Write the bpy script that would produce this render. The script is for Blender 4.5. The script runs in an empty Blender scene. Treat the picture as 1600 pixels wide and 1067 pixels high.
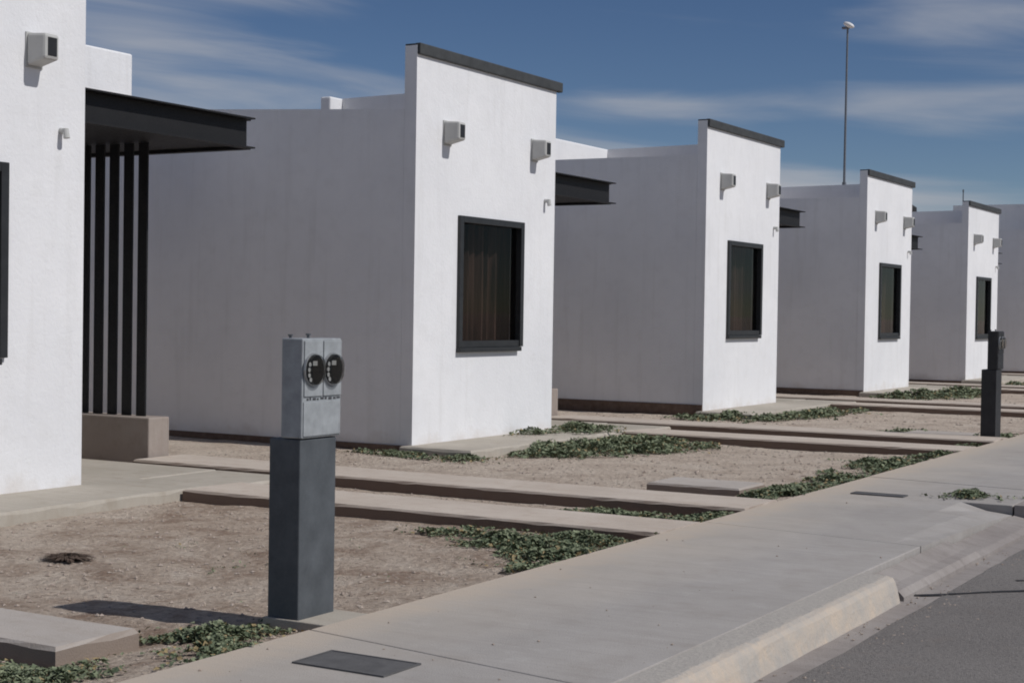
import bpy, bmesh, math, random
import numpy as np
from mathutils import Vector, Matrix

random.seed(7)
rng = np.random.default_rng(7)
S = bpy.context.scene
COL = S.collection

# ------------------------------------------------------------------ camera
YAW, PITCH, ROLL, F_PX = 0.525043, -0.0183125, 0.0151449, 2433.86
cam_d = bpy.data.cameras.new('camera')
cam_d.sensor_width = 36.0
cam_d.lens = F_PX / 1600.0 * 36.0
cam_d.clip_start = 0.05
cam_d.clip_end = 5000
cam = bpy.data.objects.new('camera', cam_d)
COL.objects.link(cam)
fwd = Vector((-math.sin(YAW)*math.cos(PITCH), math.cos(YAW)*math.cos(PITCH), math.sin(PITCH)))
rgt = Vector((math.cos(YAW), math.sin(YAW), 0))
up = rgt.cross(fwd)
r2 = math.cos(ROLL)*rgt + math.sin(ROLL)*up
u2 = -math.sin(ROLL)*rgt + math.cos(ROLL)*up
M = Matrix((r2, u2, -fwd)).transposed().to_4x4()
M.translation = Vector((0, 0, 1.3))
cam.matrix_world = M
S.camera = cam

# ------------------------------------------------------------------ sun and sky
SUN_EL = math.radians(46)
SUN_AZ = math.radians(7)          # measured from +X (street side) towards +Y
sun_d = bpy.data.lights.new('sun', 'SUN')
sun_d.energy = 2.75
sun_d.angle = math.radians(0.53)
sun_d.color = (1.0, 0.972, 0.94)
sun = bpy.data.objects.new('sun', sun_d)
COL.objects.link(sun)
sdir = Vector((math.cos(SUN_EL)*math.cos(SUN_AZ), math.cos(SUN_EL)*math.sin(SUN_AZ), math.sin(SUN_EL)))
sun.rotation_euler = sdir.to_track_quat('Z', 'Y').to_euler()
sun.location = (30, 5, 30)

world = bpy.data.worlds.new('World')
S.world = world
world.use_nodes = True
wt = world.node_tree
wt.nodes.clear()
def wn(t, **k):
    n = wt.nodes.new(t)
    for a, b in k.items(): setattr(n, a, b)
    return n
def wl(a, b): wt.links.new(a, b)
w_out = wn('ShaderNodeOutputWorld')
w_bg = wn('ShaderNodeBackground'); w_bg.inputs['Strength'].default_value = 0.06
sky = wn('ShaderNodeTexSky', sky_type='NISHITA')
sky.sun_disc = False
sky.sun_elevation = SUN_EL
sky.sun_rotation = math.pi/2 - SUN_AZ
sky.altitude = 2500
sky.air_density = 1.0
sky.dust_density = 0.15
sky.ozone_density = 1.6
tc = wn('ShaderNodeTexCoord')
# thin high cloud: noise over the sky direction, flattened in height so that it lies in long streaks
def vm(op, a, b):
    n = wn('ShaderNodeVectorMath', operation=op); wl(a, n.inputs[0])
    n.inputs[1].default_value = b
    return n
dirv = tc.outputs['Generated']
sep = wn('ShaderNodeSeparateXYZ'); wl(dirv, sep.inputs[0])
tilt = vm('DOT_PRODUCT', dirv, (0.065, 0.040, 1.0))
cmb = wn('ShaderNodeCombineXYZ'); wl(sep.outputs['X'], cmb.inputs[0]); wl(sep.outputs['Y'], cmb.inputs[1]); wl(tilt.outputs['Value'], cmb.inputs[2])
def cloud_noise(scale, loc, sc, det, ro, di):
    m = wn('ShaderNodeMapping'); wl(cmb.outputs[0], m.inputs[0])
    m.inputs['Scale'].default_value = scale; m.inputs['Location'].default_value = loc
    n = wn('ShaderNodeTexNoise'); wl(m.outputs[0], n.inputs['Vector'])
    n.inputs['Scale'].default_value = sc; n.inputs['Detail'].default_value = det
    n.inputs['Roughness'].default_value = ro; n.inputs['Distortion'].default_value = di
    return n.outputs['Fac']
CLOUD = (1.2, 0.2, 3.0)
patch = cloud_noise((2.0, 2.0, 9.0), CLOUD, 1.0, 3, 0.5, 0.3)
wisp = cloud_noise((3.2, 3.2, 22.0), (3.1+CLOUD[0], 1.7, CLOUD[2]), 1.3, 6, 0.52, 0.5)
mw = wn('ShaderNodeMath', operation='MULTIPLY_ADD'); wl(wisp, mw.inputs[0]); mw.inputs[1].default_value = 0.55; wl(patch, mw.inputs[2])
cr = wn('ShaderNodeMapRange'); wl(mw.outputs[0], cr.inputs['Value'])
cr.inputs['From Min'].default_value = 0.725; cr.inputs['From Max'].default_value = 1.0
cr.inputs['To Min'].default_value = 0.0; cr.inputs['To Max'].default_value = 0.9
cr.interpolation_type = 'SMOOTHSTEP'
hs = wn('ShaderNodeHueSaturation'); wl(sky.outputs[0], hs.inputs['Color'])
hs.inputs['Hue'].default_value = 0.508; hs.inputs['Saturation'].default_value = 1.17; hs.inputs['Value'].default_value = 0.8
mixc = wn('ShaderNodeMix', data_type='RGBA')
wl(cr.outputs[0], mixc.inputs['Factor']); wl(hs.outputs[0], mixc.inputs[6])
mixc.inputs[7].default_value = (5.9, 6.1, 6.7, 1)
wl(mixc.outputs[2], w_bg.inputs['Color']); wl(w_bg.outputs[0], w_out.inputs[0])

S.view_settings.view_transform = 'Standard'
S.view_settings.look = 'None'
S.view_settings.exposure = 0.12
S.view_settings.gamma = 1.0
S.view_settings.use_curve_mapping = False
S.render.engine = 'CYCLES'
S.cycles.filter_width = 1.9
S.cycles.max_bounces = 6

# ------------------------------------------------------------------ material helpers
class NT:
    def __init__(s, name):
        s.m = bpy.data.materials.new(name); s.m.use_nodes = True
        s.t = s.m.node_tree
        s.b = s.t.nodes['Principled BSDF']
    def n(s, t, **k):
        x = s.t.nodes.new(t)
        for a, b in k.items(): setattr(x, a, b)
        return x
    def l(s, a, b): s.t.links.new(a, b)
    def pos(s, scale=(1, 1, 1)):
        g = s.n('ShaderNodeNewGeometry'); mp = s.n('ShaderNodeMapping')
        s.l(g.outputs['Position'], mp.inputs[0]); mp.inputs['Scale'].default_value = scale
        return mp.outputs[0]
    def noise(s, v, scale, detail=5, rough=0.55, dist=0.0):
        x = s.n('ShaderNodeTexNoise'); s.l(v, x.inputs['Vector'])
        x.inputs['Scale'].default_value = scale; x.inputs['Detail'].default_value = detail
        x.inputs['Roughness'].default_value = rough; x.inputs['Distortion'].default_value = dist
        return x.outputs['Fac']
    def rng(s, v, a, b, c=0.0, d=1.0):
        x = s.n('ShaderNodeMapRange'); s.l(v, x.inputs['Value'])
        x.inputs['From Min'].default_value = a; x.inputs['From Max'].default_value = b
        x.inputs['To Min'].default_value = c; x.inputs['To Max'].default_value = d
        return x.outputs[0]
    def mix(s, f, a, b, mode='MIX'):
        x = s.n('ShaderNodeMix', data_type='RGBA', blend_type=mode)
        for i, v in ((0, f), (6, a), (7, b)):
            if isinstance(v, (int, float)): x.inputs[i].default_value = v
            elif isinstance(v, tuple): x.inputs[i].default_value = (*v, 1)
            else: s.l(v, x.inputs[i])
        return x.outputs[2]
    def math(s, op, a, b=0.0):
        x = s.n('ShaderNodeMath', operation=op)
        for i, v in ((0, a), (1, b)):
            if isinstance(v, (int, float)): x.inputs[i].default_value = v
            else: s.l(v, x.inputs[i])
        return x.outputs[0]
    def bump(s, h, dist, strength=1.0):
        x = s.n('ShaderNodeBump'); s.l(h, x.inputs['Height'])
        x.inputs['Distance'].default_value = dist; x.inputs['Strength'].default_value = strength
        s.l(x.outputs[0], s.b.inputs['Normal'])
    def done(s, col=None, rough=0.8, metal=0.0, spec=0.5):
        if isinstance(col, tuple): s.b.inputs['Base Color'].default_value = (*col, 1)
        elif col is not None: s.l(col, s.b.inputs['Base Color'])
        if isinstance(rough, (int, float)): s.b.inputs['Roughness'].default_value = rough
        else: s.l(rough, s.b.inputs['Roughness'])
        s.b.inputs['Metallic'].default_value = metal
        s.b.inputs['Specular IOR Level'].default_value = spec
        return s.m

def m_stucco():
    s = NT('white_stucco'); v = s.pos()
    big = s.noise(v, 0.9, 4); fine = s.noise(v, 38, 4, 0.6); med = s.noise(v, 6, 5)
    c = s.mix(s.rng(big, 0.35, 0.7), (0.755, 0.757, 0.772), (0.825, 0.825, 0.835))
    c = s.mix(s.rng(med, 0.5, 0.78, 0, 0.28), c, (0.66, 0.655, 0.65))
    st = s.noise(s.pos((4.5, 4.5, 0.35)), 2.0, 4)           # faint rain streaks
    c = s.mix(s.rng(st, 0.54, 0.78, 0, 0.22), c, (0.54, 0.53, 0.51))
    g = s.n('ShaderNodeNewGeometry'); sp = s.n('ShaderNodeSeparateXYZ'); s.l(g.outputs['Position'], sp.inputs[0])
    hgt = s.math('ADD', sp.outputs['Z'], s.math('MULTIPLY', s.noise(v, 3.2, 5), -0.55))
    c = s.mix(s.rng(hgt, -0.20, -0.36, 0, 0.40), c, (0.52, 0.45, 0.38))   # splashed dust along the foot
    s.bump(s.math('ADD', fine, s.math('MULTIPLY', med, 1.3)), 0.006, 0.55)
    return s.done(c, 0.9, 0, 0.25)

def m_concrete(name, a, b, stain=(0.3, 0.27, 0.24), sc=1.0, stain_amt=0.5, soil_shade=None):
    s = NT(name); v = s.pos()
    big = s.noise(v, 0.8*sc, 5, 0.6); med = s.noise(v, 5*sc, 6, 0.65); fine = s.noise(v, 120, 3, 0.6)
    c = s.mix(s.rng(big, 0.3, 0.7), a, b)
    c = s.mix(s.rng(med, 0.52, 0.78, 0, stain_amt), c, stain)
    c = s.mix(s.rng(fine, 0.25, 0.75, 0, 0.30), c, tuple(x*0.72 for x in a))
    br = s.noise(s.pos((0.7, 6, 1)), 2.2, 5, 0.6)
    c = s.mix(s.rng(br, 0.45, 0.75, 0, 0.35), c, stain)
    if soil_shade:                                     # sides coloured darker all round: soil brown with their shade painted in
        g = s.n('ShaderNodeNewGeometry'); sp = s.n('ShaderNodeSeparateXYZ'); s.l(g.outputs['True Normal'], sp.inputs[0])
        c = s.mix(s.rng(s.math('ABSOLUTE', sp.outputs['Z']), 0.85, 0.35, 0, 0.92), c, soil_shade)
    s.bump(s.math('ADD', fine, s.math('MULTIPLY', med, 1.5)), 0.006, 0.5)
    return s.done(c, 0.92, 0, 0.2)

def m_sidewalk():
    s = NT('sidewalk_concrete'); v = s.pos()
    big = s.noise(v, 0.8, 5, 0.6); med = s.noise(v, 4.0, 7, 0.66); fine = s.noise(v, 130, 3, 0.65); br = s.noise(s.pos((0.6, 9, 1)), 2.2, 6, 0.62)
    c = s.mix(s.rng(big, 0.3, 0.7), (0.36, 0.337, 0.317), (0.445, 0.418, 0.395))
    c = s.mix(s.rng(med, 0.50, 0.74, 0, 0.55), c, (0.30, 0.268, 0.24))
    c = s.mix(s.rng(med, 0.44, 0.26, 0, 0.45), c, (0.53, 0.51, 0.49))
    c = s.mix(s.rng(br, 0.48, 0.72, 0, 0.40), c, (0.30, 0.275, 0.255))
    c = s.mix(s.rng(fine, 0.3, 0.75, 0, 0.35), c, (0.25, 0.235, 0.222))
    g = s.n('ShaderNodeNewGeometry'); sp = s.n('ShaderNodeSeparateXYZ'); s.l(g.outputs['Position'], sp.inputs[0])
    e = s.math('ADD', sp.outputs['X'], s.math('MULTIPLY', med, -0.55))     # soil washed over the yard side
    c = s.mix(s.rng(e, -3.85, -4.13, 0, 0.85), c, (0.52, 0.43, 0.345))
    e2 = s.math('ADD', sp.outputs['X'], s.math('MULTIPLY', big, -1.2))
    c = s.mix(s.rng(e2, -3.6, -4.3, 0, 0.45), c, (0.50, 0.435, 0.36))
    s.bump(s.math('ADD', fine, s.math('MULTIPLY', br, 1.5)), 0.006, 0.5)
    return s.done(c, 0.92, 0, 0.2)

def m_dirt():
    s = NT('dry_dirt'); v = s.pos()
    big = s.noise(v, 0.55, 5, 0.6); med = s.noise(v, 2.3, 8, 0.68, 0.6); fine = s.noise(v, 24, 6, 0.72); gr = s.noise(v, 85, 4, 0.75)
    clod = s.n('ShaderNodeTexVoronoi'); s.l(v, clod.inputs['Vector']); clod.inputs['Scale'].default_value = 16
    c = s.mix(s.rng(big, 0.34, 0.68), (0.555, 0.445, 0.355), (0.69, 0.59, 0.49))
    g = s.n('ShaderNodeNewGeometry'); sp = s.n('ShaderNodeSeparateXYZ'); s.l(g.outputs['Position'], sp.inputs[0])
    pale = s.rng(s.math('ADD', sp.outputs['Y'], s.math('MULTIPLY', big, 2.0)), 9.0, 11.5, 0, 0.75)   # the later yards were filled with paler soil
    c = s.mix(pale, c, (0.74, 0.635, 0.53))
    c = s.mix(s.math('MULTIPLY', s.rng(med, 0.47, 0.66), s.rng(pale, 0, 0.75, 1.0, 0.5)), c, (0.34, 0.245, 0.185))
    c = s.mix(s.rng(med, 0.47, 0.30, 0, 0.75), c, (0.76, 0.67, 0.57))
    c = s.mix(s.rng(fine, 0.50, 0.72, 0, 0.85), c, (0.23, 0.16, 0.125))
    c = s.mix(s.rng(fine, 0.45, 0.28, 0, 0.8), c, (0.80, 0.71, 0.61))
    c = s.mix(s.rng(gr, 0.52, 0.72, 0, 0.7), c, (0.27, 0.20, 0.155))
    h = s.math('ADD', s.math('MULTIPLY', fine, 1.3), s.math('MULTIPLY', gr, 0.5))
    h = s.math('ADD', h, s.rng(clod.outputs['Distance'], 0.0, 0.5, 0.35, 0.0))
    s.bump(h, 0.04, 0.9)
    return s.done(c, 0.97, 0, 0.1)

def m_asphalt():
    s = NT('asphalt'); v = s.pos()
    big = s.noise(v, 0.6, 5); fine = s.noise(v, 85, 4, 0.75); med = s.noise(v, 7, 6)
    c = s.mix(s.rng(big, 0.3, 0.7), (0.185, 0.17, 0.162), (0.245, 0.228, 0.215))
    c = s.mix(s.rng(fine, 0.5, 0.75, 0, 0.7), c, (0.30, 0.28, 0.26))
    c = s.mix(s.rng(fine, 0.48, 0.30, 0, 0.7), c, (0.06, 0.056, 0.054))
    c = s.mix(s.rng(med, 0.55, 0.8, 0, 0.4), c, (0.24, 0.205, 0.18))
    s.bump(fine, 0.012, 0.9)
    return s.done(c, 0.92, 0, 0.2)

def m_kerb_yellow():
    s = NT('faded_yellow_kerb'); v = s.pos()
    med = s.noise(v, 4.5, 6, 0.65); fine = s.noise(v, 42, 5, 0.65)
    a = s.mix(s.rng(fine, 0.3, 0.7), (0.36, 0.335, 0.31), (0.44, 0.41, 0.37))
    y = s.mix(s.rng(med, 0.4, 0.65), (0.56, 0.465, 0.37), (0.54, 0.475, 0.405))
    g = s.n('ShaderNodeNewGeometry'); sp = s.n('ShaderNodeSeparateXYZ'); s.l(g.outputs['Position'], sp.inputs[0])
    edge = s.math('ADD', sp.outputs['X'], s.rng(med, 0.3, 0.7, -0.035, 0.035))
    w = s.math('ADD', s.rng(med, 0.40, 0.66, 0.25, 0.95), s.rng(fine, 0.3, 0.7, -0.25, 0.25))
    w = s.math('MAXIMUM', w, s.rng(edge, -2.262, -2.285, 0, 1))
    c = s.mix(w, y, a)
    s.bump(s.math('ADD', fine, med), 0.010, 0.6)
    return s.done(c, 0.9, 0, 0.2)

def m_paint(name, col, rough=0.5, var=0.25, metal=0.0, sc=9):
    s = NT(name); v = s.pos()
    a = s.noise(v, sc, 5, 0.6); f = s.noise(v, 60, 3)
    c = s.mix(s.rng(a, 0.35, 0.75, 0, var), col, tuple(min(1, x*1.9+0.02) for x in col))
    r = s.rng(f, 0.3, 0.7, rough-0.1, rough+0.12)
    s.bump(a, 0.002, 0.3)
    return s.done(c, r, metal, 0.4)

def m_leaf():
    s = NT('weed_leaf')
    at = s.n('ShaderNodeAttribute'); at.attribute_name = 'tint'
    c = s.mix(at.outputs['Fac'], (0.060, 0.085, 0.045), (0.30, 0.33, 0.205))
    dry = s.rng(at.outputs['Fac'], 0.93, 0.97)
    c = s.mix(dry, c, (0.30, 0.23, 0.12))
    s.b.inputs['Transmission Weight'].default_value = 0.0
    return s.done(c, 0.65, 0, 0.3)

def m_glass(name, ior=1.35):
    s = NT(name)
    s.t.nodes.remove(s.b)
    tr = s.n('ShaderNodeBsdfTransparent'); tr.inputs[0].default_value = (0.74, 0.74, 0.73, 1)
    gl = s.n('ShaderNodeBsdfGlossy'); gl.inputs['Roughness'].default_value = 0.03; gl.inputs[0].default_value = (0.9, 0.9, 0.9, 1)
    fr = s.n('ShaderNodeFresnel'); fr.inputs['IOR'].default_value = ior
    ge = s.n('ShaderNodeNewGeometry'); k_ = s.math('MULTIPLY', fr.outputs[0], s.math('SUBTRACT', 1.0, ge.outputs['Backfacing']))   # the pane does not bend light, so only its outer skin mirrors
    mx = s.n('ShaderNodeMixShader'); s.l(k_, mx.inputs[0]); s.l(tr.outputs[0], mx.inputs[1]); s.l(gl.outputs[0], mx.inputs[2])
    s.l(mx.outputs[0], s.t.nodes['Material Output'].inputs[0])
    return s.m

def m_curtain():
    s = NT('dark_curtain'); v = s.pos((1, 7, 0.25))
    a = s.noise(v, 3, 4)
    c = s.mix(s.rng(a, 0.35, 0.65), (0.022, 0.012, 0.010), (0.15, 0.082, 0.066))
    return s.done(c, 0.9)

MAT = dict(
    stucco=m_stucco(),
    sidewalk=m_sidewalk(),
    strip=m_concrete('strip_concrete', (0.50, 0.43, 0.365), (0.61, 0.54, 0.47), (0.42, 0.33, 0.265), 1.4, 0.75, (0.15, 0.10, 0.075)),
    apron=m_concrete('apron_concrete', (0.40, 0.365, 0.31), (0.50, 0.455, 0.395), (0.31, 0.26, 0.205), 1.4, 0.6),
    gutter=m_concrete('gutter_concrete', (0.28, 0.25, 0.235), (0.36, 0.33, 0.31), (0.19, 0.165, 0.15), 2.0, 0.6),
    box=m_concrete('box_concrete', (0.43, 0.39, 0.355), (0.51, 0.465, 0.425), (0.36, 0.30, 0.25), 2.0, 0.6, (0.24, 0.19, 0.155)),
    planter=m_concrete('planter_concrete', (0.30, 0.255, 0.225), (0.37, 0.32, 0.285), (0.24, 0.19, 0.16), 2.0, 0.5),
    dirt=m_dirt(), asphalt=m_asphalt(), kerb=m_kerb_yellow(),
    coping=m_paint('charcoal_coping', (0.040, 0.043, 0.045), 0.7, 0.4),
    black=m_paint('black_steel', (0.0065, 0.0065, 0.0075), 0.6, 0.15),
    frame=m_paint('charcoal_frame', (0.020, 0.0215, 0.023), 0.45, 0.3),
    lamp=m_paint('lamp_white', (0.46, 0.46, 0.445), 0.6, 0.1),
    dark=m_paint('dark_recess', (0.018, 0.018, 0.019), 0.4, 0.2),
    post=m_paint('pedestal_grey', (0.070, 0.078, 0.086), 0.6, 0.45),
    postd=m_paint('pedestal_black', (0.022, 0.022, 0.024), 0.6, 0.3),
    mbox=m_paint('meter_box_grey', (0.27, 0.285, 0.295), 0.5, 0.45, 0.0, 14),
    white=m_paint('white_plate', (0.72, 0.72, 0.72), 0.5, 0.05),
    ring=m_paint('meter_ring', (0.33, 0.34, 0.35), 0.35, 0.1, 0.5),
    print_=m_paint('dark_print', (0.05, 0.05, 0.055), 0.7, 0.1),
    cover=m_paint('iron_cover', (0.085, 0.083, 0.083), 0.75, 0.5),
    line_dark=m_paint('dark_line_paint', (0.016, 0.015, 0.015), 0.7, 0.4),
    galv=m_paint('galvanised_pole', (0.13, 0.145, 0.17), 0.6, 0.2),
    room=m_paint('dim_interior', (0.05, 0.046, 0.043), 0.9, 0.2),
    twig=m_paint('dry_twig', (0.075, 0.050, 0.036), 0.95, 0.4, 0, 20),
    soil_shade=m_paint('soil_and_shade', (0.13, 0.088, 0.066), 0.95, 0.5, 0, 14),
    stone=m_concrete('stone', (0.36, 0.29, 0.24), (0.50, 0.43, 0.37), (0.22, 0.17, 0.14), 6.0, 0.6),
    leaf=m_leaf(), glass=m_glass('window_glass', 1.2), mglass=m_glass('meter_glass', 1.25), curtain=m_curtain(),
)

# ------------------------------------------------------------------ mesh helpers
class MB:
    def __init__(s): s.bm = bmesh.new()
    def box(s, x0, x1, y0, y1, z0, z1, bev=0.0):
        v = [s.bm.verts.new(p) for p in ((x0,y0,z0),(x1,y0,z0),(x1,y1,z0),(x0,y1,z0),(x0,y0,z1),(x1,y0,z1),(x1,y1,z1),(x0,y1,z1))]
        f = [s.bm.faces.new([v[i] for i in q]) for q in ((3,2,1,0),(4,5,6,7),(0,1,5,4),(1,2,6,5),(2,3,7,6),(3,0,4,7))]
        if bev:
            e = list({e for ff in f for e in ff.edges})
            bmesh.ops.bevel(s.bm, geom=e, offset=bev, segments=2, affect='EDGES', profile=0.5)
        return s
    def hexa(s, pts, bev=0.0):
        """eight corners: bottom ring then top ring, counter-clockwise"""
        v = [s.bm.verts.new(p) for p in pts]
        f = [s.bm.faces.new([v[i] for i in q]) for q in ((3,2,1,0),(4,5,6,7),(0,1,5,4),(1,2,6,5),(2,3,7,6),(3,0,4,7))]
        if bev:
            e = list({e for ff in f for e in ff.edges})
            bmesh.ops.bevel(s.bm, geom=e, offset=bev, segments=2, affect='EDGES', profile=0.5)
        return s
    def cyl(s, a, b, r0, r1=None, n=16, cap=True):
        r1 = r0 if r1 is None else r1
        a = Vector(a); b = Vector(b); d = (b-a).normalized()
        t = Vector((0,0,1)) if abs(d.z) < 0.9 else Vector((1,0,0))
        p = d.cross(t).normalized(); q = d.cross(p)
        A = [s.bm.verts.new(a + r0*(math.cos(2*math.pi*i/n)*p + math.sin(2*math.pi*i/n)*q)) for i in range(n)]
        B = [s.bm.verts.new(b + r1*(math.cos(2*math.pi*i/n)*p + math.sin(2*math.pi*i/n)*q)) for i in range(n)]
        for i in range(n): s.bm.faces.new((A[i], A[(i+1)%n], B[(i+1)%n], B[i]))
        if cap: s.bm.faces.new(A[::-1]); s.bm.faces.new(B)
        return s
    def prism_y(s, prof, y0, y1):
        """profile of (x, z) points extruded along y"""
        A = [s.bm.verts.new((x, y0, z)) for x, z in prof]; B = [s.bm.verts.new((x, y1, z)) for x, z in prof]
        n = len(prof)
        for i in range(n): s.bm.faces.new((A[i], A[(i+1)%n], B[(i+1)%n], B[i]))
        s.bm.faces.new(A[::-1]); s.bm.faces.new(B)
        return s
    def mesh(s, name, smooth=False):
        bmesh.ops.recalc_face_normals(s.bm, faces=s.bm.faces)
        me = bpy.data.meshes.new(name); s.bm.to_mesh(me); s.bm.free()
        if smooth: me.shade_smooth()
        return me

def ob(name, data, mat, parent=None, loc=None):
    o = bpy.data.objects.new(name, data)
    COL.objects.link(o)
    if data is not None and mat is not None and len(data.materials) == 0: data.materials.append(MAT[mat])
    if parent is not None: o.parent = parent
    if loc: o.location = loc
    return o
def tag(o, label=None, cat=None, group=None, kind=None):
    if label: o['label'] = label
    if cat: o['category'] = cat
    if group: o['group'] = group
    if kind: o['kind'] = kind
    return o
def empty(name, loc):
    o = bpy.data.objects.new(name, None); o.empty_display_size = 0.3
    o.location = loc; COL.objects.link(o); return o
def pydata(name, V, Fc):
    me = bpy.data.meshes.new(name); me.from_pydata(V, [], Fc); me.update(); return me

def vnoise(x, y, scale, seed, octaves=4):
    """smooth value noise in numpy, about -1..1"""
    out = np.zeros_like(x, float); amp = 1.0; tot = 0
    for o in range(octaves):
        r = np.random.default_rng(seed*31+o).uniform(-1, 1, (64, 64))
        u = x*scale*(2**o) + 13.7*o; w = y*scale*(2**o) + 7.1*o
        i = np.floor(u).astype(int); j = np.floor(w).astype(int); fx = u-i; fy = w-j
        fx = fx*fx*(3-2*fx); fy = fy*fy*(3-2*fy)
        g = lambda a, b: r[a % 64, b % 64]
        out += amp*((g(i,j)*(1-fx)+g(i+1,j)*fx)*(1-fy) + (g(i,j+1)*(1-fx)+g(i+1,j+1)*fx)*fy)
        tot += amp; amp *= 0.5
    return out/tot

# ------------------------------------------------------------------ lot layout
Y0 = [5.456, 12.642, 19.811, 27.031, 34.262, 41.45]     # near corner of each house front
XF = -8.435                                              # plane of the house fronts
PX0 = -3.87                                              # inner edge of the pavement
PITCH_Y = 7.19
G = -0.085

# ------------------------------------------------------------------ ground
def axis(segs):
    out = [segs[0][0]]
    for a, b, st in segs:
        n = max(1, int(round((b-a)/st)))
        out += list(np.linspace(a, b, n+1)[1:])
    return np.array(out)
gx = axis([(-1500,-400,220),(-400,-60,60),(-60,-18,6),(-18,-11,0.35),(-11,-8,0.12),(-8,-3.9,0.05),(-3.9,-3.86,0.02),(-3.86,-3.7,0.08),(-3.7,20,6),(20,100,20),(100,1500,350)])
gy = axis([(-300,-20,60),(-20,2.5,3),(2.5,3.8,0.2),(3.8,12,0.05),(12,20,0.10),(20,46,0.25),(46,90,4),(90,400,40),(400,2500,300)])
X, Y = np.meshgrid(gx, gy, indexing='ij')
def ground_z(X, Y):
    z = G + 0.020*vnoise(X, Y, 0.55, 1, 3) + 0.014*vnoise(X, Y, 2.6, 2, 4) + 0.006*vnoise(X, Y, 9.0, 3, 3)
    near = np.exp(-((np.minimum(0, X-PX0))/0.35)**2)
    z = z + near*0.035                                   # soil banked against the pavement
    for (hx, hy, r, d) in ((-6.0, 5.75, 0.05, 0.02), (-5.3, 6.6, 0.06, 0.02)):
        dd = np.hypot((X-hx)/1.3, Y-hy)
        z = z - d*np.exp(-(dd/r)**2) + 0.25*d*np.exp(-((dd-2.1*r)/(0.7*r))**2)
    far = np.clip((np.hypot(X+6, Y-15)-60)/40, 0, 1)
    z = z*(1-far) + G*far
    z = np.minimum(z, -0.012)
    z = np.where(X > PX0+0.005, -0.40, z)
    z = np.where(X > 25, -0.30, z)
    return z
Z = ground_z(X, Y)
nx, ny = X.shape
V = np.stack([X.ravel(), Y.ravel(), Z.ravel()], 1)
idx = np.arange(nx*ny).reshape(nx, ny)
FQ = np.stack([idx[:-1,:-1].ravel(), idx[1:,:-1].ravel(), idx[1:,1:].ravel(), idx[:-1,1:].ravel()], 1)
gme = bpy.data.meshes.new('ground')
gme.vertices.add(len(V)); gme.vertices.foreach_set('co', V.ravel())
gme.loops.add(FQ.size); gme.loops.foreach_set('vertex_index', FQ.ravel())
gme.polygons.add(len(FQ)); gme.polygons.foreach_set('loop_start', np.arange(0, FQ.size, 4)); gme.polygons.foreach_set('loop_total', np.full(len(FQ), 4))
gme.update(calc_edges=True); gme.validate(); gme.shade_smooth()
tag(ob('ground', gme, 'dirt'), 'bare dry brown dirt of the front yards', kind='structure')

# ------------------------------------------------------------------ road
RX0 = -2.07
ry = [-60.0] + list(np.arange(-2, 40, 0.08)) + [60.0, 120.0, 300.0, 700.0]
rj = 0.016*vnoise(np.array(ry), np.zeros(len(ry)), 2.2, 41, 4)
RV, RF = [], []
for i, (y, j) in enumerate(zip(ry, rj)):
    RV += [(RX0-.012+float(j), float(y), -.1265), (RX0+.05, float(y), -.1245), (9.0, float(y), -.09)]
    if i: k = 3*i; RF += [(k-3, k-2, k+1, k), (k-2, k-1, k+2, k+1)]
rme = pydata('road', RV, RF)
road = tag(ob('road', rme, 'asphalt'), 'grey worn asphalt road along the kerb', kind='structure')
def line_mesh(pts, w, zc=None):
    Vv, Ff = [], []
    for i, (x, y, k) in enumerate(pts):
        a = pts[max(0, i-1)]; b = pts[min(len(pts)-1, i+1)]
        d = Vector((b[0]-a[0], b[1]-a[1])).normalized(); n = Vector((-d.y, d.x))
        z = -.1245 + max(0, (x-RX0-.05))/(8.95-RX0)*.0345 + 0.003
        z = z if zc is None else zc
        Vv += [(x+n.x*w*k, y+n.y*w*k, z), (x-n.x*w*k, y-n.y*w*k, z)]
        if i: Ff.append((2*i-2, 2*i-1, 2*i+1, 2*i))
    return pydata('dark_line', Vv, Ff)
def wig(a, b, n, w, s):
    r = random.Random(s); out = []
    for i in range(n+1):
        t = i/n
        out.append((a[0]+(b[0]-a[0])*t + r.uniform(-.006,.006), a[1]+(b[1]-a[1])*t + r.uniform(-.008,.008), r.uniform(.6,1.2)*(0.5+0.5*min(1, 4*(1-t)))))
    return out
ob('dark_line', line_mesh(wig((-2.06,8.12),(-0.9,9.35),16,1,3), 0.022), 'line_dark', road)
ob('dark_line', line_mesh(wig((-2.205,7.99),(-2.062,8.12),5,1,9), 0.020, -.1215), 'line_dark', road)
ob('dark_line', line_mesh(wig((-1.86,8.75),(-1.0,9.5),10,1,5), 0.014), 'line_dark', road)

# gutter pan between kerb and asphalt
gut = MB(); gut.prism_y([(-2.30,-.30),(RX0+.03,-.30),(RX0+.03,-.1315),(-2.30,-.126)], -30, 120)
tag(ob('gutter', gut.mesh('gutter'), 'gutter'), 'stained concrete gutter between the kerb and the road', kind='structure')

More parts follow.
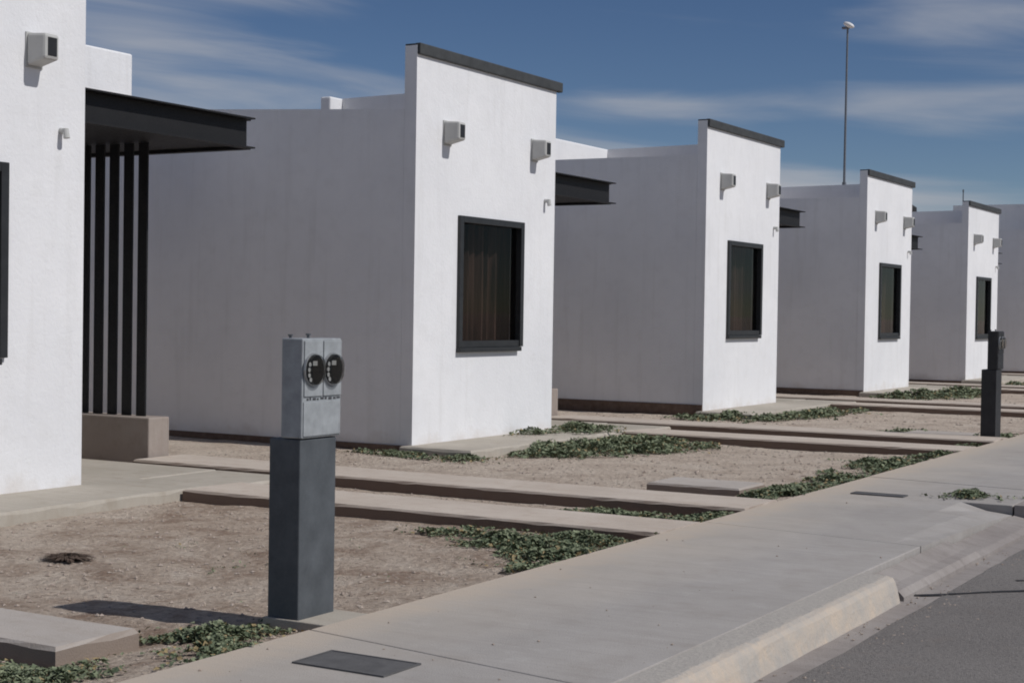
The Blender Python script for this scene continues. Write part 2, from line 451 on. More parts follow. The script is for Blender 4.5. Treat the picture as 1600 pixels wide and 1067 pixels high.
# ------------------------------------------------------------------ pavement made of cast panels
KX = -2.41
DRV = [(7.75+PITCH_Y*k, 11.25+PITCH_Y*k) for k in range(-2, 9)]
sw = empty('sidewalk', (0,0,0)); tag(sw, 'pale concrete pavement of cast panels beside the front yards', kind='structure')
joints = [-14,-10,-6,-2.5,1.3,4.95,9.02,12.45]
while joints[-1] < 70: joints.append(joints[-1]+3.6)
skew = lambda y: 0.12 if 4 < y < 13 else 0.0          # some joints run slightly askew
for i in range(len(joints)-1):
    a, b = joints[i]+.005, joints[i+1]-.005
    sa, sb = skew(a), skew(b)
    z = random.uniform(-.0025, .0025)
    XO = KX-.014
    if joints[i] == 9.02:
        # the outer corner of this panel has sunk towards the driveway mouth
        c = 11.25
        m = MB(); bm_ = m.bm
        xs_ = [PX0, -2.78, -2.60, XO]; ys_ = [a, 9.9, 10.6, c]
        low = {(2,2): -.012, (3,1): -.02, (3,2): -.04, (2,3): -.05, (3,3): -.068}
        top = [[bm_.verts.new((x, y + (sa*(1-2*(x-PX0)/(XO-PX0)) if q == 0 else 0), z+low.get((p, q), 0))) for q, y in enumerate(ys_)] for p, x in enumerate(xs_)]
        bot = [[bm_.verts.new((v.co.x, v.co.y, -.3)) for v in r_] for r_ in top]
        for p in range(3):
            for q in range(3):
                bm_.faces.new((top[p][q], top[p+1][q], top[p+1][q+1], top[p][q+1]))
        ring = [(p, 0) for p in range(3)] + [(3, q) for q in range(3)] + [(p, 3) for p in (3, 2, 1)] + [(0, q) for q in (3, 2, 1)]
        for k in range(len(ring)):
            (p, q), (u, w) = ring[k], ring[(k+1) % len(ring)]
            bm_.faces.new((top[p][q], top[u][w], bot[u][w], bot[p][q]))
        ob('panel', m.mesh('panel'), 'sidewalk', sw)
        a, sa = c+.012, 0.0
    m = MB().hexa([(PX0,a+sa,-.3),(XO,a-sa,-.3),(XO,b-sb,-.3),(PX0,b+sb,-.3),
                   (PX0,a+sa,z),(XO,a-sa,z),(XO,b-sb,z),(PX0,b+sb,z)], 0.006)
    ob('panel', m.mesh('panel'), 'sidewalk', sw)
# mortar bed that shows dark in the joints
m = MB().box(PX0+.01, KX-.05, -14, 75, -.29, -.072)
ob('bed', m.mesh('bed'), 'soil_shade', sw)

# kerb runs between the dropped kerbs
KPROF = [(KX,-.3),(-2.20,-.3),(-2.205,-.128),(-2.222,-.06),(-2.235,-.022),(-2.252,-.006),(-2.28,.002),(KX,.003)]
for i in range(len(DRV)-1):
    a, b = DRV[i][1], DRV[i+1][0]
    m = MB(); n = 14
    rows = []
    r = random.Random(i)
    for k in range(n+1):
        y = a+(b-a)*k/n
        rows.append([m.bm.verts.new((x + (r.uniform(-.004,.004) if 1 < q < 6 else 0), y, z + (r.uniform(-.003,.002) if q > 3 else 0))) for q, (x, z) in enumerate(KPROF)])
    for k in range(n):
        for q in range(len(KPROF)):
            q2 = (q+1) % len(KPROF)
            m.bm.faces.new((rows[k][q], rows[k][q2], rows[k+1][q2], rows[k+1][q]))
    m.bm.faces.new(rows[0][::-1]); m.bm.faces.new(rows[-1])
    if a > 40: break
    near = (a < 7 and b > 7)
    if b < -3 : continue
    lab = {0: 'faded yellow concrete kerb at the near right corner'}.get(0) if near else ('grey concrete kerb beyond the first dropped driveway kerb' if a < 12 else None)
    o = ob('kerb', m.mesh('kerb'), 'kerb' if near else 'gutter')
    tag(o, lab, kind='structure')
# dropped kerbs at the driveways
for i, (a, b) in enumerate(DRV):
    if a < 0 or a > 40: continue
    m = MB(); c = a+0.48*(b-a)
    e = .05
    prof1 = [(KX,-.3),(-2.20,-.3),(-2.205,-.108),(-2.235,-.078),(-2.30,-.07),(KX,-.034)]
    m.prism_y(prof1, a+e, c)
    prof2 = [(KX-.0,-.3),(-2.20,-.3),(-2.205,-.112),(-2.25,-.095),(-2.33,-.085),(KX,-.07)]
    m.prism_y(prof2, c+.003, b-.004)
    tag(ob('dropped_kerb', m.mesh('dropped_kerb'), 'gutter'), 'lowered chipped kerb across the driveway mouth' if i == 2 else None, kind='structure')

# ------------------------------------------------------------------ driveway strips, aprons and porch floors
def slab_mesh(name, x0, x1, y0, y1, z0, z1, seed, rough=0.012, step=0.12):
    """thin cast slab with slightly ragged upper edges"""
    r = random.Random(seed); m = MB().bm
    ring = []
    def run(ax, ay, bx, by):
        n = max(2, int(math.hypot(bx-ax, by-ay)/step))
        for k in range(n): ring.append((ax+(bx-ax)*k/n, ay+(by-ay)*k/n))
    run(x0,y0,x1,y0); run(x1,y0,x1,y1); run(x1,y1,x0,y1); run(x0,y1,x0,y0)
    bot = [m.verts.new((x, y, z0)) for x, y in ring]
    cx, cy = (x0+x1)/2, (y0+y1)/2
    def inn(x, y, d):
        return (x + (d if x < cx-1e-6 and abs(x-x0) < 1e-6 else -d if abs(x-x1) < 1e-6 else 0), y + (d if abs(y-y0) < 1e-6 else -d if abs(y-y1) < 1e-6 else 0))
    mid = []; top = []
    for x, y in ring:
        j = r.uniform(-rough, rough)*.5
        xx, yy = inn(x, y, abs(j)); mid.append(m.verts.new((xx, yy, z1-.012-abs(r.gauss(0, rough*.4)))))
        xx, yy = inn(x, y, .014+abs(j)); top.append(m.verts.new((xx, yy, z1)))
    n = len(ring)
    for A, B in ((bot, mid), (mid, top)):
        for k in range(n): m.faces.new((A[k], A[(k+1)%n], B[(k+1)%n], B[k]))
    m.faces.new(top); m.faces.new(bot[::-1])
    bmesh.ops.recalc_face_normals(m, faces=m.faces)
    me = bpy.data.meshes.new(name); m.to_mesh(me); m.free(); return me

ordn = ['first','second','third','fourth','fifth','sixth']
for k, y0 in enumerate(Y0):
    for q, (a, b) in enumerate(((3.045, 3.68), (4.41, 5.05))):
        o = ob('driveway_strip', slab_mesh('driveway_strip', -7.652 if q == 0 else XF-1.01, PX0-.004, y0+a, y0+b, -.25, (random.uniform(-.006,.002), .004)[q], k*7+q), 'strip')
        tag(o, None, kind='structure')
    o = ob('apron', slab_mesh('apron', XF-.05, -7.66, y0-.15, y0+3.42, -.25, -.006, k+40, 0.03), 'apron'); tag(o, None, kind='structure')
    o = ob('porch_floor', slab_mesh('porch_floor', -11.3, XF-.056, y0+2.85, y0+4.40, -.25, -.022, k+60), 'apron'); tag(o, None, kind='structure')
    o = ob('porch_edge', slab_mesh('porch_edge', XF-.052, -7.66, y0+3.426, y0+4.402, -.25, -.026, k+80), 'apron'); tag(o, None, kind='structure')

# ------------------------------------------------------------------ houses
def build_house_meshes():
    """meshes in house space: x = 0 at the front plane (negative inwards), y = 0 at the near side, z = 0 at the pavement"""
    D = {}
    WY0, WY1, WZ0, WZ1 = 0.80, 2.09, 0.95, 2.27
    H = 3.885; W = 2.834; T = 0.14
    # front wall with window opening
    b = bmesh.new()
    ys = [0, WY0, WY1, W]; zs = [-.2, WZ0, WZ1, H]
    for x in (0, -T):
        g = [[b.verts.new((x, y, z)) for z in zs] for y in ys]
        for i in range(3):
            for j in range(3):
                if i == 1 and j == 1: continue
                b.faces.new((g[i][j], g[i+1][j], g[i+1][j+1], g[i][j+1]))
        if x == 0: A = g
        else: B = g
    def br(p, q):
        (i, j), (k, l) = p, q
        b.faces.new((A[i][j], A[k][l], B[k][l], B[i][j]))
    outer = [(0,0),(1,0),(2,0),(3,0),(3,1),(3,2),(3,3),(2,3),(1,3),(0,3),(0,2),(0,1)]
    for n in range(12): br(outer[n], outer[(n+1)%12])
    inner = [(1,1),(2,1),(2,2),(1,2)]
    for n in range(4): br(inner[n], inner[(n+1)%4])
    bmesh.ops.recalc_face_normals(b, faces=b.faces)
    me = bpy.data.meshes.new('front_wall'); b.to_mesh(me); b.free(); D['front_wall'] = me
    # dark coping on the front wall
    m = MB(); m.box(-.03, .035, .004, W+.095, H-.088, H+.022, 0.010); m.box(-T-.004, -.032, .006, W+.06, H+.001, H+.018, 0.003); D['coping'] = m.mesh('coping')
    def side(zf, zb):
        return MB().hexa([(-6.6,0,-.2),(-T-.002,0,-.2),(-T-.002,.15,-.2),(-6.6,.15,-.2),(-6.6,0,zb),(-T-.002,0,zf),(-T-.002,.15,zf),(-6.6,.15,zb)]).mesh('side_wall')
    D['side_wall'] = side(3.42, 3.44); D['side_wall_b'] = side(3.27, 3.60); D['side_wall_c'] = side(3.66, 3.70)
    for key, za, zb_ in (('far_wall', 3.86, 3.89), ('far_wall_c', 4.50, 4.50)):
        D[key] = MB().hexa([(-2.865,2.68,-.2),(-T-.002,2.68,-.2),(-T-.002,2.832,-.2),(-2.865,2.832,-.2),
                            (-2.865,2.68,za),(-T-.002,2.68,zb_),(-T-.002,2.832,zb_),(-2.865,2.832,za)]).mesh('far_wall')
    D['foundation'] = MB().box(-6.62, -.004, -.016, -.0005, -.32, -.012, .004).mesh('foundation')
    D['roof'] = MB().box(-6.45, -T-.004, .152, 2.678, 3.0, 3.12).mesh('roof')
    D['rear_block'] = MB().box(-6.6, -3.02, 2.68, 5.28, -.2, 3.30).mesh('rear_block')
    D['rear_wall'] = MB().box(-3.015, -2.869, .154, 5.30, -.2, 2.985).box(-3.017, -2.867, .152, 6.3, 2.99, 3.86, 0.02).mesh('rear_wall')
    D['rear_wall_b'] = MB().box(-3.015, -2.869, 2.442, 5.30, -.2, 2.985).box(-3.017, -2.867, 2.44, 6.3, 2.99, 3.86, 0.02).mesh('rear_wall')
    # window
    m = MB(); d0, d1 = -.10, .035; t = .055
    m.box(d0, d1, WY0-.015, WY0+t, WZ0-.012, WZ1+.012, .004); m.box(d0, d1, WY1-t, WY1+.015, WZ0-.012, WZ1+.012, .004)
    m.box(d0, d1, WY0+t, WY1-t, WZ1-t, WZ1+.012, .004); m.box(d0, d1-.012, WY0+t, WY1-t, WZ0-.012, WZ0+t, .004)
    D['frame'] = m.mesh('frame')
    D['sill'] = MB().box(.0, .055, WY0-.02, WY1-.05, WZ0-.060, WZ0-.014, .006).mesh('sill')
    D['pane_a'] = MB().box(-.036, -.030, WY0+t, WY1-t, WZ0+t, WZ1-t).mesh('pane')
    # curtain folds behind the glass
    Vv, Ff = [], []; n = 58
    for k in range(n+1):
        y = WY0-.05 + (WY1-WY0+.36)*k/n; x = -.26 + .035*math.sin(k*1.25) + .012*math.sin(k*.6+1)
        Vv += [(x, y, WZ0-.05), (x, y, WZ1+.05)]
        if k: Ff.append((2*k-2, 2*k, 2*k+1, 2*k-1))
    D['curtain'] = pydata('curtain', Vv, Ff)
    # wall lamp: box shade on a back plate, open dark front
    m = MB(); w = .072
    m.hexa([(0.006,-w,-.125),(.185,-w*.92,-.085),(.185,w*.92,-.085),(0.006,w,-.125),(0.006,-w,.105),(.185,-w*.92,.092),(.185,w*.92,.092),(0.006,w,.105)], .020)
    D['lamp_body'] = m.mesh('wall_lamp')
    D['lamp_back'] = MB().box(0.001, .012, -.078, .078, -.135, .112, .003).mesh('back_plate')
    D['lamp_lens'] = MB().box(.180, .189, -.042, .042, -.062, .066, .003).mesh('lens')
    # drain spout, a short bent tube
    m = MB(); m.cyl((0,0,0),(.055,0,-.005),.022,.022,12); m.cyl((.05,0,0.012),(.062,0,-.055),.021,.024,12)
    D['spout'] = m.mesh('drain_spout', False)
    # canopy in front of the recessed porch
    y0, y1, xf, xb = 2.845, 5.33, -.565, -2.86
    zt, zb = 2.985, 2.715
    D['canopy'] = MB().box(xb, xf-.012, y0, y1-.012, zb+.03, zt-.03).mesh('canopy')
    m = MB(); m.box(xf-.010, xf, y0, y1, zb+.014, zt-.014)
    m.box(xf-.010, xf+.10, y0, y1, zt-.0135, zt); m.box(xf-.010, xf+.10, y0, y1, zb, zb+.0135)
    D['front_beam'] = m.mesh('front_beam')
    m = MB(); m.box(xb, xf-.0105, y1-.010, y1, zb+.014, zt-.014)
    m.box(xb, xf-.0105, y1-.010, y1+.07, zt-.0135, zt); m.box(xb, xf-.0105, y1-.010, y1+.07, zb, zb+.0135)
    D['side_beam'] = m.mesh('side_beam')
    # planter and slats of the screen
    D['planter'] = MB().box(-2.3, -1.02, 4.62, 4.88, -.2, .345, .012).mesh('planter')
    D['slat'] = MB().box(-.053, .053, -.010, .010, 0.347, 2.742, .003).mesh('slat')
    D['interior'] = MB().box(-2.6, -.42, .2, 2.6, .0, 2.9).mesh('interior')
    return D
HM = build_house_meshes()
labels = ['white house nearest the camera, cut off by the left picture edge',
          'white house whose whole front stands right behind the meter pedestal',
          'white house just right of the one behind the pedestal, third in the row',
          'white house fourth in the row, just right of the tall lamp post',
          'small far white house whose front stands directly behind the far dark pedestal',
          'farthest house, only its grey side wall showing at the right picture edge']
for k, y0 in enumerate(Y0):
    root = empty('white_house', (XF, y0, (0, .0, .09, .03, -.02, 0)[k]))
    tag(root, labels[k], 'house', 'row of white houses')
    ob('front_wall', HM['front_wall'], 'stucco', root)
    ob('coping', HM['coping'], 'coping', root)
    ob('side_wall', HM[{1: 'side_wall_b', 5: 'side_wall_c'}.get(k, 'side_wall')], 'stucco', root)
    ob('far_wall', HM['far_wall_c' if k == 5 else 'far_wall'], 'stucco', root)
    ob('foundation', HM['foundation'], 'soil_shade', root)
    ob('roof', HM['roof'], 'planter', root)
    ob('rear_block', HM['rear_block'], 'stucco', root)
    ob('rear_wall', HM['rear_wall_b' if k == 1 else 'rear_wall'], 'stucco', root)
    w = ob('window', HM['frame'], 'frame', root)
    ob('sill', HM['sill'], 'frame', w)
    ob('pane', HM['pane_a'], 'glass', w)
    ob('curtain', HM['curtain'], 'curtain', w)
    ob('interior', HM['interior'], 'room', root)
    for ly in (.555, 2.34):
        l = ob('wall_lamp', HM['lamp_body'], 'lamp', root, (0, ly, 3.10))
        ob('back_plate', HM['lamp_back'], 'lamp', l); ob('lens', HM['lamp_lens'], 'dark', l)
    ob('drain_spout', HM['spout'], 'lamp', root, (0, 2.60, 2.555))
    c = ob('canopy', HM['canopy'], 'black', root)
    ob('front_beam', HM['front_beam'], 'black', c); ob('side_beam', HM['side_beam'], 'black', c)
    ob('planter', HM['planter'], 'planter', root)
    for q in range(5):
        ob('slat', HM['slat'], 'black', root, (-1.92+.1725*q, 4.745, 0))

# ------------------------------------------------------------------ roof clutter far down the row
def roof_pipe(loc, h, r, label):
    m = MB(); m.cyl((0,0,0),(0,0,h),r,r,10); m.cyl((0,0,h),(0,0,h+.05),r*1.7,r*1.2,10)
    o = ob('roof_pipe', m.mesh('roof_pipe'), 'galv', None, loc); tag(o, label, 'pipe')
m = MB(); m.cyl((0,0,0),(0,0,.80),.20,.20,18); m.cyl((0,0,.80),(0,0,.88),.20,.08,18); m.cyl((0,0,.88),(0,0,.92),.07,.07,14)
tag(ob('roof_tank', m.mesh('roof_tank'), 'postd', None, (-11.1, 39.0, 3.30)), 'small dark water tank on the roof right of the fourth house', 'tank')
roof_pipe((-8.62, 34.5, 3.12), 0.98, .012, 'thin dark pipe rising behind the fifth house front')

# ------------------------------------------------------------------ street lamp far behind the houses
sl = empty('street_lamp', (-18.05, 55, G)); tag(sl, 'tall thin dark street lamp with a bright white head behind the houses', 'street lamp')
m = MB(); m.cyl((0,0,0),(0.02,0,6.2),.075,.058,14); m.cyl((0.02,0,6.2),(0.04,0,11.85),.046,.034,14); ob('pole', m.mesh('pole'), 'galv', sl)
m = MB(); m.cyl((0.02,0,6.05),(0.02,0,6.3),.075,.075,14); ob('collar', m.mesh('collar'), 'galv', sl)
m = MB()
bmesh.ops.create_uvsphere(m.bm, u_segments=18, v_segments=12, radius=.15, matrix=Matrix.Translation((.10,-.05,11.97)) @ Matrix.Rotation(.45,4,'Y') @ Matrix.Diagonal((1.45,.9,.62,1)))
ob('lamp_head', m.mesh('lamp_head', True), 'white', sl)
m = MB(); m.box(-.16,.10,-.08,.06,11.84,11.92,.02); ob('bracket', m.mesh('bracket'), 'galv', sl)

# ------------------------------------------------------------------ meter pedestals
def pedestal(loc, label, pm='post', bmt='mbox'):
    p = empty('meter_pedestal', loc); tag(p, label, 'pedestal', 'electric meter pedestals')
    m = MB(); m.box(-.175, 0, 0, .275, -.1, .748, .006); ob('post', m.mesh('post'), pm, p)
    ob('foot', MB().box(-.19, .20, -.015, .32, -.12, -.022, .004).mesh('foot'), 'apron', p)
    b = ob('meter_box', MB().box(-.108, .010, -.004, .293, .752, 1.178, .006).mesh('meter_box'), bmt, p)
    for q in (0, 1):
        ya = .006 + q*.144
        ob('lid', MB().box(.0102, .017, ya, ya+.137, .930, 1.168, .003).mesh('lid'), bmt, b)
        cy = ya + .062
        m = MB(); m.cyl((.017,cy,1.045),(.026,cy,1.045),.073,.071,28); ob('meter_ring', m.mesh('meter_ring'), 'ring', b)
        m = MB(); m.cyl((.026,cy,1.045),(.030,cy,1.045),.065,.065,28); d = ob('meter', m.mesh('meter'), 'dark', p)
        m = MB(); m.box(.0302,.032,cy-.022,cy+.012,1.062,1.082,.001); ob('register', m.mesh('register'), 'white', d)
        for s_, (ay, az) in enumerate(((-.046,1.022),(-.047,1.045),(-.042,1.068),(-.036,1.003))):
            m = MB(); m.cyl((.0302,cy+ay,az),(.032,cy+ay,az),.0095,.0095,12); ob('dial', m.mesh('dial'), 'white', d)
        m = MB(); m.cyl((.026,cy,1.045),(.044,cy,1.045),.066,.064,28,False); m.cyl((.044,cy,1.045),(.051,cy,1.045),.064,.052,28)
        ob('glass_cover', m.mesh('glass_cover', False), 'mglass', d)
    ob('lower_panel', MB().box(.0102, .015, .004, .285, .760, .908, .003).mesh('lower_panel'), bmt, b)
    r = random.Random(4)
    y = .03
    while y < .265:                                          # worn stencilled marks under the meters, too worn to read
        wd = r.uniform(.010, .028)
        if not .135 < y < .155: ob('stencil_mark', MB().box(.0102, .0112, y, y+wd, .913+r.uniform(0,.003), .923+r.uniform(-.003,.003)).mesh('stencil_mark'), 'print_', b)
        y += wd + r.uniform(.006, .014)
    for (x, yy, hh) in ((-.085,.03,.016),(-.045,.11,.020)):
        m = MB(); m.cyl((x,yy,1.178),(x,yy,1.178+hh),.007,.006,10); m.cyl((x,yy,1.178+hh*.6),(x,yy,1.178+hh),.012,.012,6); ob('bolt', m.mesh('bolt'), 'post', b)
    p.scale = (.95, .93, 1)
    return p
pedestal((-4.085, 5.27, 0.0), 'near grey steel pedestal with two round electric meters beside the pavement')
pedestal((-4.02, 17.72, 0.0), 'far dark pedestal seen edge on at the right, in front of the fifth house', 'postd', 'postd')

# ------------------------------------------------------------------ concrete meter boxes by the pavement
for (x0, x1, y0, y1, lab, sd) in ((-5.25,-4.45,4.25,4.70,'pale concrete box slab at the bottom left corner',1),
                                  (-5.2,-4.42,11.12,11.66,'pale concrete box slab in the yard before the second house',2),
                                  (-5.1,-4.25,17.85,18.4,'pale concrete box slab left of the far dark pedestal',3),
                                  (-5.1,-4.3,25.2,25.7,'small far concrete box slab behind the far dark pedestal',4)):
    o = ob('concrete_box', slab_mesh('concrete_box', x0, x1, y0, y1, -.25, .0 if sd == 1 else -.012, sd+90, .012), 'box')
    tag(o, lab, 'concrete box', 'water boxes in the yards')

# iron covers let into the pavement
for (x0, x1, y0, y1, lab) in ((-3.535,-3.15,4.555,4.775,'dark grey rectangular iron cover in the near pavement'),
                              (-3.58,-3.21,11.25,11.36,'narrow dark cover in the pavement beyond the near panels')):
    o = empty('utility_cover', ((x0+x1)/2, (y0+y1)/2, 0)); tag(o, lab, 'cover', 'covers in the pavement')
    hx, hy = (x1-x0)/2, (y1-y0)/2
    ob('plate', MB().box(-hx, hx, -hy, hy, -.01, .0055, .002).mesh('plate'), 'cover', o)
    m = MB()
    m.box(-hx-.012, hx+.012, -hy-.012, -hy-.001, -.01, .007); m.box(-hx-.012, hx+.012, hy+.001, hy+.012, -.01, .007)
    m.box(-hx-.012, -hx-.001, -hy-.001, hy+.001, -.01, .007); m.box(hx+.001, hx+.012, -hy-.001, hy+.001, -.01, .007)
    ob('rim', m.mesh('rim'), 'cover', o)

# ------------------------------------------------------------------ loose stones
def stones(n, area, seed, smin, smax):
    r = np.random.default_rng(seed)
    x = r.uniform(area[0], area[1], n); y = r.uniform(area[2], area[3], n)
    keep = np.ones(n, bool)
    for k in Y0:
        for a, b in ((3.0, 3.72), (4.38, 5.08)): keep &= ~((y > k+a) & (y < k+b))
    keep &= vnoise(x, y, 0.8, 12, 3) > -0.35
    x, y = x[keep], y[keep]; z = ground_z(x, y)
    s = smin + (smax-smin)*r.random(len(x))**3.2
    base = np.array([(1,0,0),(-1,0,0),(0,1,0),(0,-1,0),(0,0,1),(0,0,-1)], float)
    tri = np.array([(0,2,4),(2,1,4),(1,3,4),(3,0,4),(2,0,5),(1,2,5),(3,1,5),(0,3,5)])
    P = base[None]*(0.6+0.6*r.random((len(x),6,1)))*s[:,None,None]*np.array([1,1,.6])
    a = r.uniform(0, 6.28, len(x)); ca, sa = np.cos(a)[:,None], np.sin(a)[:,None]
    Q = np.stack([P[:,:,0]*ca-P[:,:,1]*sa+x[:,None], P[:,:,0]*sa+P[:,:,1]*ca+y[:,None], P[:,:,2]+z[:,None]+.15*s[:,None]], 2)
    return Q.reshape(-1,3), (tri[None]+6*np.arange(len(x))[:,None,None]).reshape(-1,3)
A1, B1 = stones(5200, (-8.2,-3.95,3.6,9.9), 5, .004, .020)
A2, B2 = stones(3000, (-10,-3.95,9.9,16), 6, .005, .026)
A3, B3 = stones(1600, (-10,-3.95,16,30), 8, .007, .035)
def grit(n, area, zf, seed):
    global ground_z
    keep_ = ground_z; ground_z = zf
    out = stones(n, area, seed, .002, .010); ground_z = keep_
    return out
A4, B4 = grit(900, (-2.2,-1.95,4.6,12), lambda x, y: np.full(len(x), -.1255), 14)
A5, B5 = grit(350, (-1.95,-0.6,4.6,14), lambda x, y: -.1245+np.maximum(0, x-RX0-.05)*.0031, 15)
A6, B6 = grit(110, (-3.85,-2.45,3.6,11), lambda x, y: np.full(len(x), .001), 16)
AA, BB, off = [], [], 0
for a_, b_ in ((A1,B1),(A2,B2),(A3,B3),(A4,B4),(A5,B5),(A6,B6)):
    AA.append(a_); BB.append(b_+off); off += len(a_)
VV = np.concatenate(AA); FF = np.concatenate(BB)
tag(ob('gravel', pydata('gravel', VV.tolist(), FF.tolist()), 'stone'), 'loose small stones and clods on the yard dirt', kind='stuff')

# ------------------------------------------------------------------ weeds
def in_poly(x, y, P):
    c = np.zeros(len(x), bool); n = len(P); j = n-1
    for i in range(n):
        xi, yi = P[i]; xj, yj = P[j]
        t = ((yi > y) != (yj > y)) & (x < (xj-xi)*(y-yi)/(yj-yi+1e-12)+xi)
        c ^= t; j = i
    return c
def edge_dist(x, y, P):
    d = np.full(len(x), 9.0)
    for i in range(len(P)):
        a = np.array(P[i]); b = np.array(P[(i+1)%len(P)]); ab = b-a
        t = np.clip(((x-a[0])*ab[0]+(y-a[1])*ab[1])/(ab@ab), 0, 1)
        d = np.minimum(d, np.hypot(x-a[0]-t*ab[0], y-a[1]-t*ab[1]))
    return d
def weeds(P, n, hmax, leaf, seed, label, z0=None, dens=-0.25, edge=0.22):
    r = np.random.default_rng(seed)
    P = [tuple(p) for p in P]
    xs = [p[0] for p in P]; ys = [p[1] for p in P]
    n = int(n*1.35)
    x = r.uniform(min(xs)-.05, max(xs)+.05, n*5); y = r.uniform(min(ys)-.05, max(ys)+.05, n*5)
    ins = in_poly(x, y, P); x, y = x[ins], y[ins]
    if len(x) == 0: return
    e = np.clip(edge_dist(x, y, P)/edge, 0, 1)
    cl = vnoise(x, y, 3.0, seed+3, 3) + .35*vnoise(x, y, 9.0, seed+4, 2)
    prob = np.clip((cl - dens)*1.8 + .25, 0, 1)*(0.25+.75*e)
    k = r.random(len(x)) < prob
    x, y, e, cl = x[k][:n], y[k][:n], e[k][:n], cl[k][:n]
    nr = max(6, n//90); q = r.integers(0, len(x), nr)                 # runners creeping out over the soil
    ang = r.uniform(0, 2*np.pi, nr); ln = r.uniform(.10, .42, nr)*min(1.6, leaf/.033); per = 16
    tt = np.linspace(.1, 1, per)[None]*ln[:,None]; ang2 = ang[:,None] + np.linspace(0, 1, per)[None]*r.normal(0, .9, nr)[:,None]
    rx_ = (x[q][:,None] + np.cos(ang2)*tt).ravel() + r.normal(0, .008, nr*per); ry_ = (y[q][:,None] + np.sin(ang2)*tt).ravel() + r.normal(0, .008, nr*per)
    ok = (rx_ < PX0+.03) if z0 is None else (rx_ > -99)
    rx_, ry_ = rx_[ok], ry_[ok]
    x = np.concatenate([x, rx_]); y = np.concatenate([y, ry_]); e = np.concatenate([e, np.full(len(rx_), -.35)]); cl = np.concatenate([cl, np.full(len(rx_), -.1)])
    m = len(x)
    h = 0.7*hmax*(0.22 + 0.9*np.clip(cl+.35, 0, 1)**1.4)*(0.35+.65*e)
    zg = np.where(x > PX0, 0.0, ground_z(x, y)) if z0 is None else np.full(m, z0)
    t = r.random(m)**0.6
    z = zg + .01 + h*t
    # leaf blade: folded diamond of 6 vertices
    L = leaf*(0.32 + 0.85*r.random(m)**1.5); Wd = L*(0.62+.25*r.random(m))
    yaw = r.uniform(0, 2*np.pi, m); tilt = r.normal(0.35, 0.45, m)
    d = np.stack([np.cos(yaw)*np.cos(tilt), np.sin(yaw)*np.cos(tilt), np.sin(tilt)], 1)
    s = np.stack([-np.sin(yaw), np.cos(yaw), r.normal(0, .35, m)], 1); s /= np.linalg.norm(s, axis=1)[:,None]
    up_ = np.cross(d, s); up_ *= np.sign(up_[:,2:3]+1e-9)
    c = np.stack([x, y, z], 1)
    p0 = c - d*L[:,None]*.5; p3 = c + d*L[:,None]*.5 - up_*L[:,None]*.10
    p1 = c + s*Wd[:,None]*.55 + up_*L[:,None]*.08; p2 = c - s*Wd[:,None]*.55 + up_*L[:,None]*.08
    Vv = np.stack([p0, p1, p3, p2, c], 1).reshape(-1,3)
    o = 5*np.arange(m)[:,None]
    Ff = np.concatenate([o+np.array([[0,4,1]]), o+np.array([[4,2,1]]), o+np.array([[0,3,4]]), o+np.array([[3,2,4]])], 1).reshape(-1,3)
    # stems
    ns = max(3, m//14); q = r.integers(0, m, ns)
    a = np.stack([x[q]+r.normal(0,.02,ns), y[q]+r.normal(0,.02,ns), zg[q]-.01], 1); b = c[q]; w = np.array([.0018,.0018,0])
    SV = np.stack([a-w, a+w, b], 1).reshape(-1,3); SF = (3*np.arange(ns)[:,None]+np.array([[0,1,2]])+len(Vv))
    me = pydata('weeds', np.concatenate([Vv,SV]).tolist(), np.concatenate([Ff,SF]).tolist())
    tint = np.clip(np.repeat(r.random(m)*0.72 + .30*np.clip(cl,-.5,.7), 4), 0, .92)
    dry = np.repeat(r.random(m) > .955 - .10*(cl < -.05), 4); tint[dry] = 1.0
    tint = np.concatenate([tint, np.full(ns, .5)])
    at = me.attributes.new('tint', 'FLOAT', 'FACE'); at.data.foreach_set('value', tint.astype(np.float32))
    tag(ob('weeds', me, 'leaf'), label, kind='stuff')

weeds([(-4.55,4.72),(-4.52,5.05),(-4.32,5.26),(-4.10,5.20),(-3.92,5.22),(-3.88,4.95),(-3.88,4.45),(-4.0,4.42),(-4.22,4.55)], 3600, .10, .030, 11, 'green weeds at the foot of the near pedestal', dens=-0.18)
weeds([(-4.75,4.22),(-4.42,4.20),(-4.36,4.42),(-4.20,4.30),(-4.0,4.25),(-4.05,3.9),(-4.7,3.9)], 1800, .06, .028, 12, 'low weeds below the concrete slab at the bottom left', dens=-0.03)
weeds([(-5.35,8.05),(-5.2,8.47),(-4.2,8.48),(-3.98,8.36),(-3.88,8.0),(-3.88,7.0),(-4.05,6.95),(-4.25,7.3),(-4.75,7.75)], 6500, .12, .036, 13, 'triangle of weeds between the first driveway strip and pavement', dens=-0.28)
weeds([(-5.2,9.45),(-5.0,9.83),(-3.95,9.84),(-3.88,9.55),(-3.9,9.16),(-4.6,9.3)], 3200, .085, .034, 14, 'weeds between the two strips of the first driveway', dens=-0.18)
weeds([(-8.0,13.9),(-7.6,14.6),(-7.6,15.66),(-6.45,15.66),(-6.2,15.1),(-6.5,13.9),(-6.9,13.2),(-7.5,12.9)], 7500, .17, .048, 15, 'big spread of weeds before the right half of the second house', dens=-0.23, edge=.35)
weeds([(-8.40,14.5),(-8.40,15.9),(-7.7,16.0),(-7.68,15.0),(-8.1,14.6)], 2200, .13, .045, 16, 'weeds climbing the foot of the second house at its right corner', z0=0.0, dens=-0.03)
weeds([(-8.9,12.3),(-8.75,12.58),(-8.0,12.45),(-7.55,12.75),(-7.25,12.5),(-7.5,12.1),(-8.3,12.1)], 2000, .09, .042, 17, 'thin weeds at the near corner of the second house', dens=0.02)
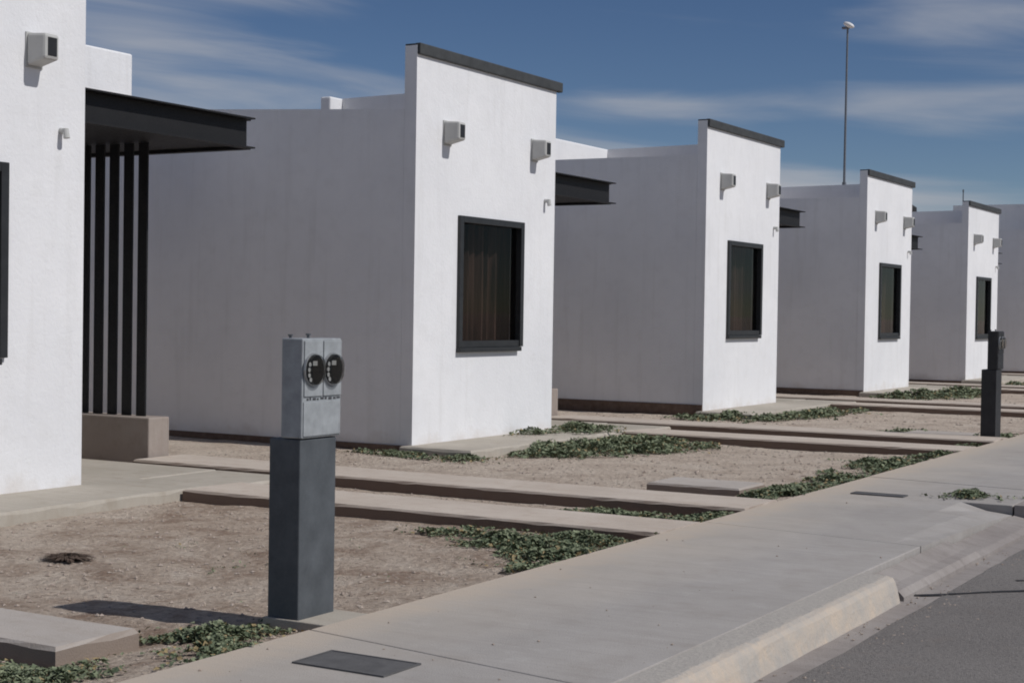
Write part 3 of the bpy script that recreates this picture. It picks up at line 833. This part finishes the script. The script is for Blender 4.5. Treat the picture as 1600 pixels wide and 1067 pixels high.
weeds([(-4.4,11.0),(-4.38,12.3),(-4.55,13.2),(-4.6,14.9),(-4.2,15.6),(-3.88,15.66),(-3.88,11.1),(-4.05,10.75)], 6000, .10, .045, 18, 'long weed strip along the pavement before the second house', dens=-0.08, edge=.15)
weeds([(-8.6,19.1),(-8.2,19.7),(-7.7,20.6),(-7.65,22.8),(-7.0,22.8),(-6.9,21.2),(-7.3,19.4),(-8.0,18.7)], 4500, .16, .06, 19, 'weeds before the front of the third house', dens=-0.13, edge=.3)
weeds([(-8.4,26.4),(-7.7,27.2),(-7.6,30.0),(-6.8,30.0),(-6.7,27.5),(-7.2,25.9)], 3200, .21, .075, 20, 'weeds before the front of the fourth house', dens=-0.13, edge=.3)
weeds([(-5.6,18.3),(-5.2,19.0),(-4.3,19.0),(-3.9,18.7),(-3.88,16.6),(-4.4,16.5),(-4.2,17.7)], 2200, .11, .05, 21, 'weeds around the slab left of the far dark pedestal', dens=0.07)
weeds([(-7.6,33.5),(-7.4,35.5),(-6.6,35.3),(-6.3,33.6)], 900, .12, .08, 22, 'faint low weeds before the fifth house', dens=0.07)
weeds([(-2.98,11.52),(-2.92,11.85),(-2.68,11.70),(-2.66,11.42),(-2.85,11.36)], 560, .11, .034, 23, 'small weed tuft growing at the edge of the dropped kerb', z0=0.0, dens=-0.43, edge=.12)
weeds([(-7.6,6.2),(-7.5,8.3),(-4.3,8.3),(-4.3,5.5),(-6.0,5.2)], 150, .02, .02, 24, 'few dry sprigs scattered on the near dirt', dens=0.37)
weeds([(-4.6,16.35),(-4.5,17.0),(-3.9,17.0),(-3.88,16.4)], 700, .09, .045, 25, 'weeds between the driveway strips before the far pedestal', dens=-0.03)

def dry_clump(c, n, r, h, seed, label):
    q = random.Random(seed); V_, F_ = [], []
    zb = float(ground_z(np.array([c[0]]), np.array([c[1]]))[0])
    for i in range(n):
        a = q.uniform(0, 6.283); d = q.random()**.7*r; t = q.uniform(.3, 1)
        p = Vector((c[0]+.3*d*math.cos(a), c[1]+.3*d*math.sin(a), zb-.005)); e = Vector((c[0]+1.25*d*math.cos(a), c[1]+d*math.sin(a), zb+h*t*(1-.6*d/r)))
        n_ = Vector((-math.sin(a), math.cos(a), 0))*q.uniform(.004, .010); m_ = (p+e)/2+Vector((0,0,.02))
        k = len(V_); V_ += [p-n_, p+n_, m_-n_, m_+n_, e]; F_ += [(k,k+1,k+3,k+2),(k+2,k+3,k+4)]
    o = ob('dry_bush', pydata('dry_bush', [tuple(v) for v in V_], F_), 'twig'); tag(o, label, 'bush')
dry_clump((-6.33, 6.13), 420, .15, .045, 3, 'small dark dry tuft on the dirt before the nearest house')
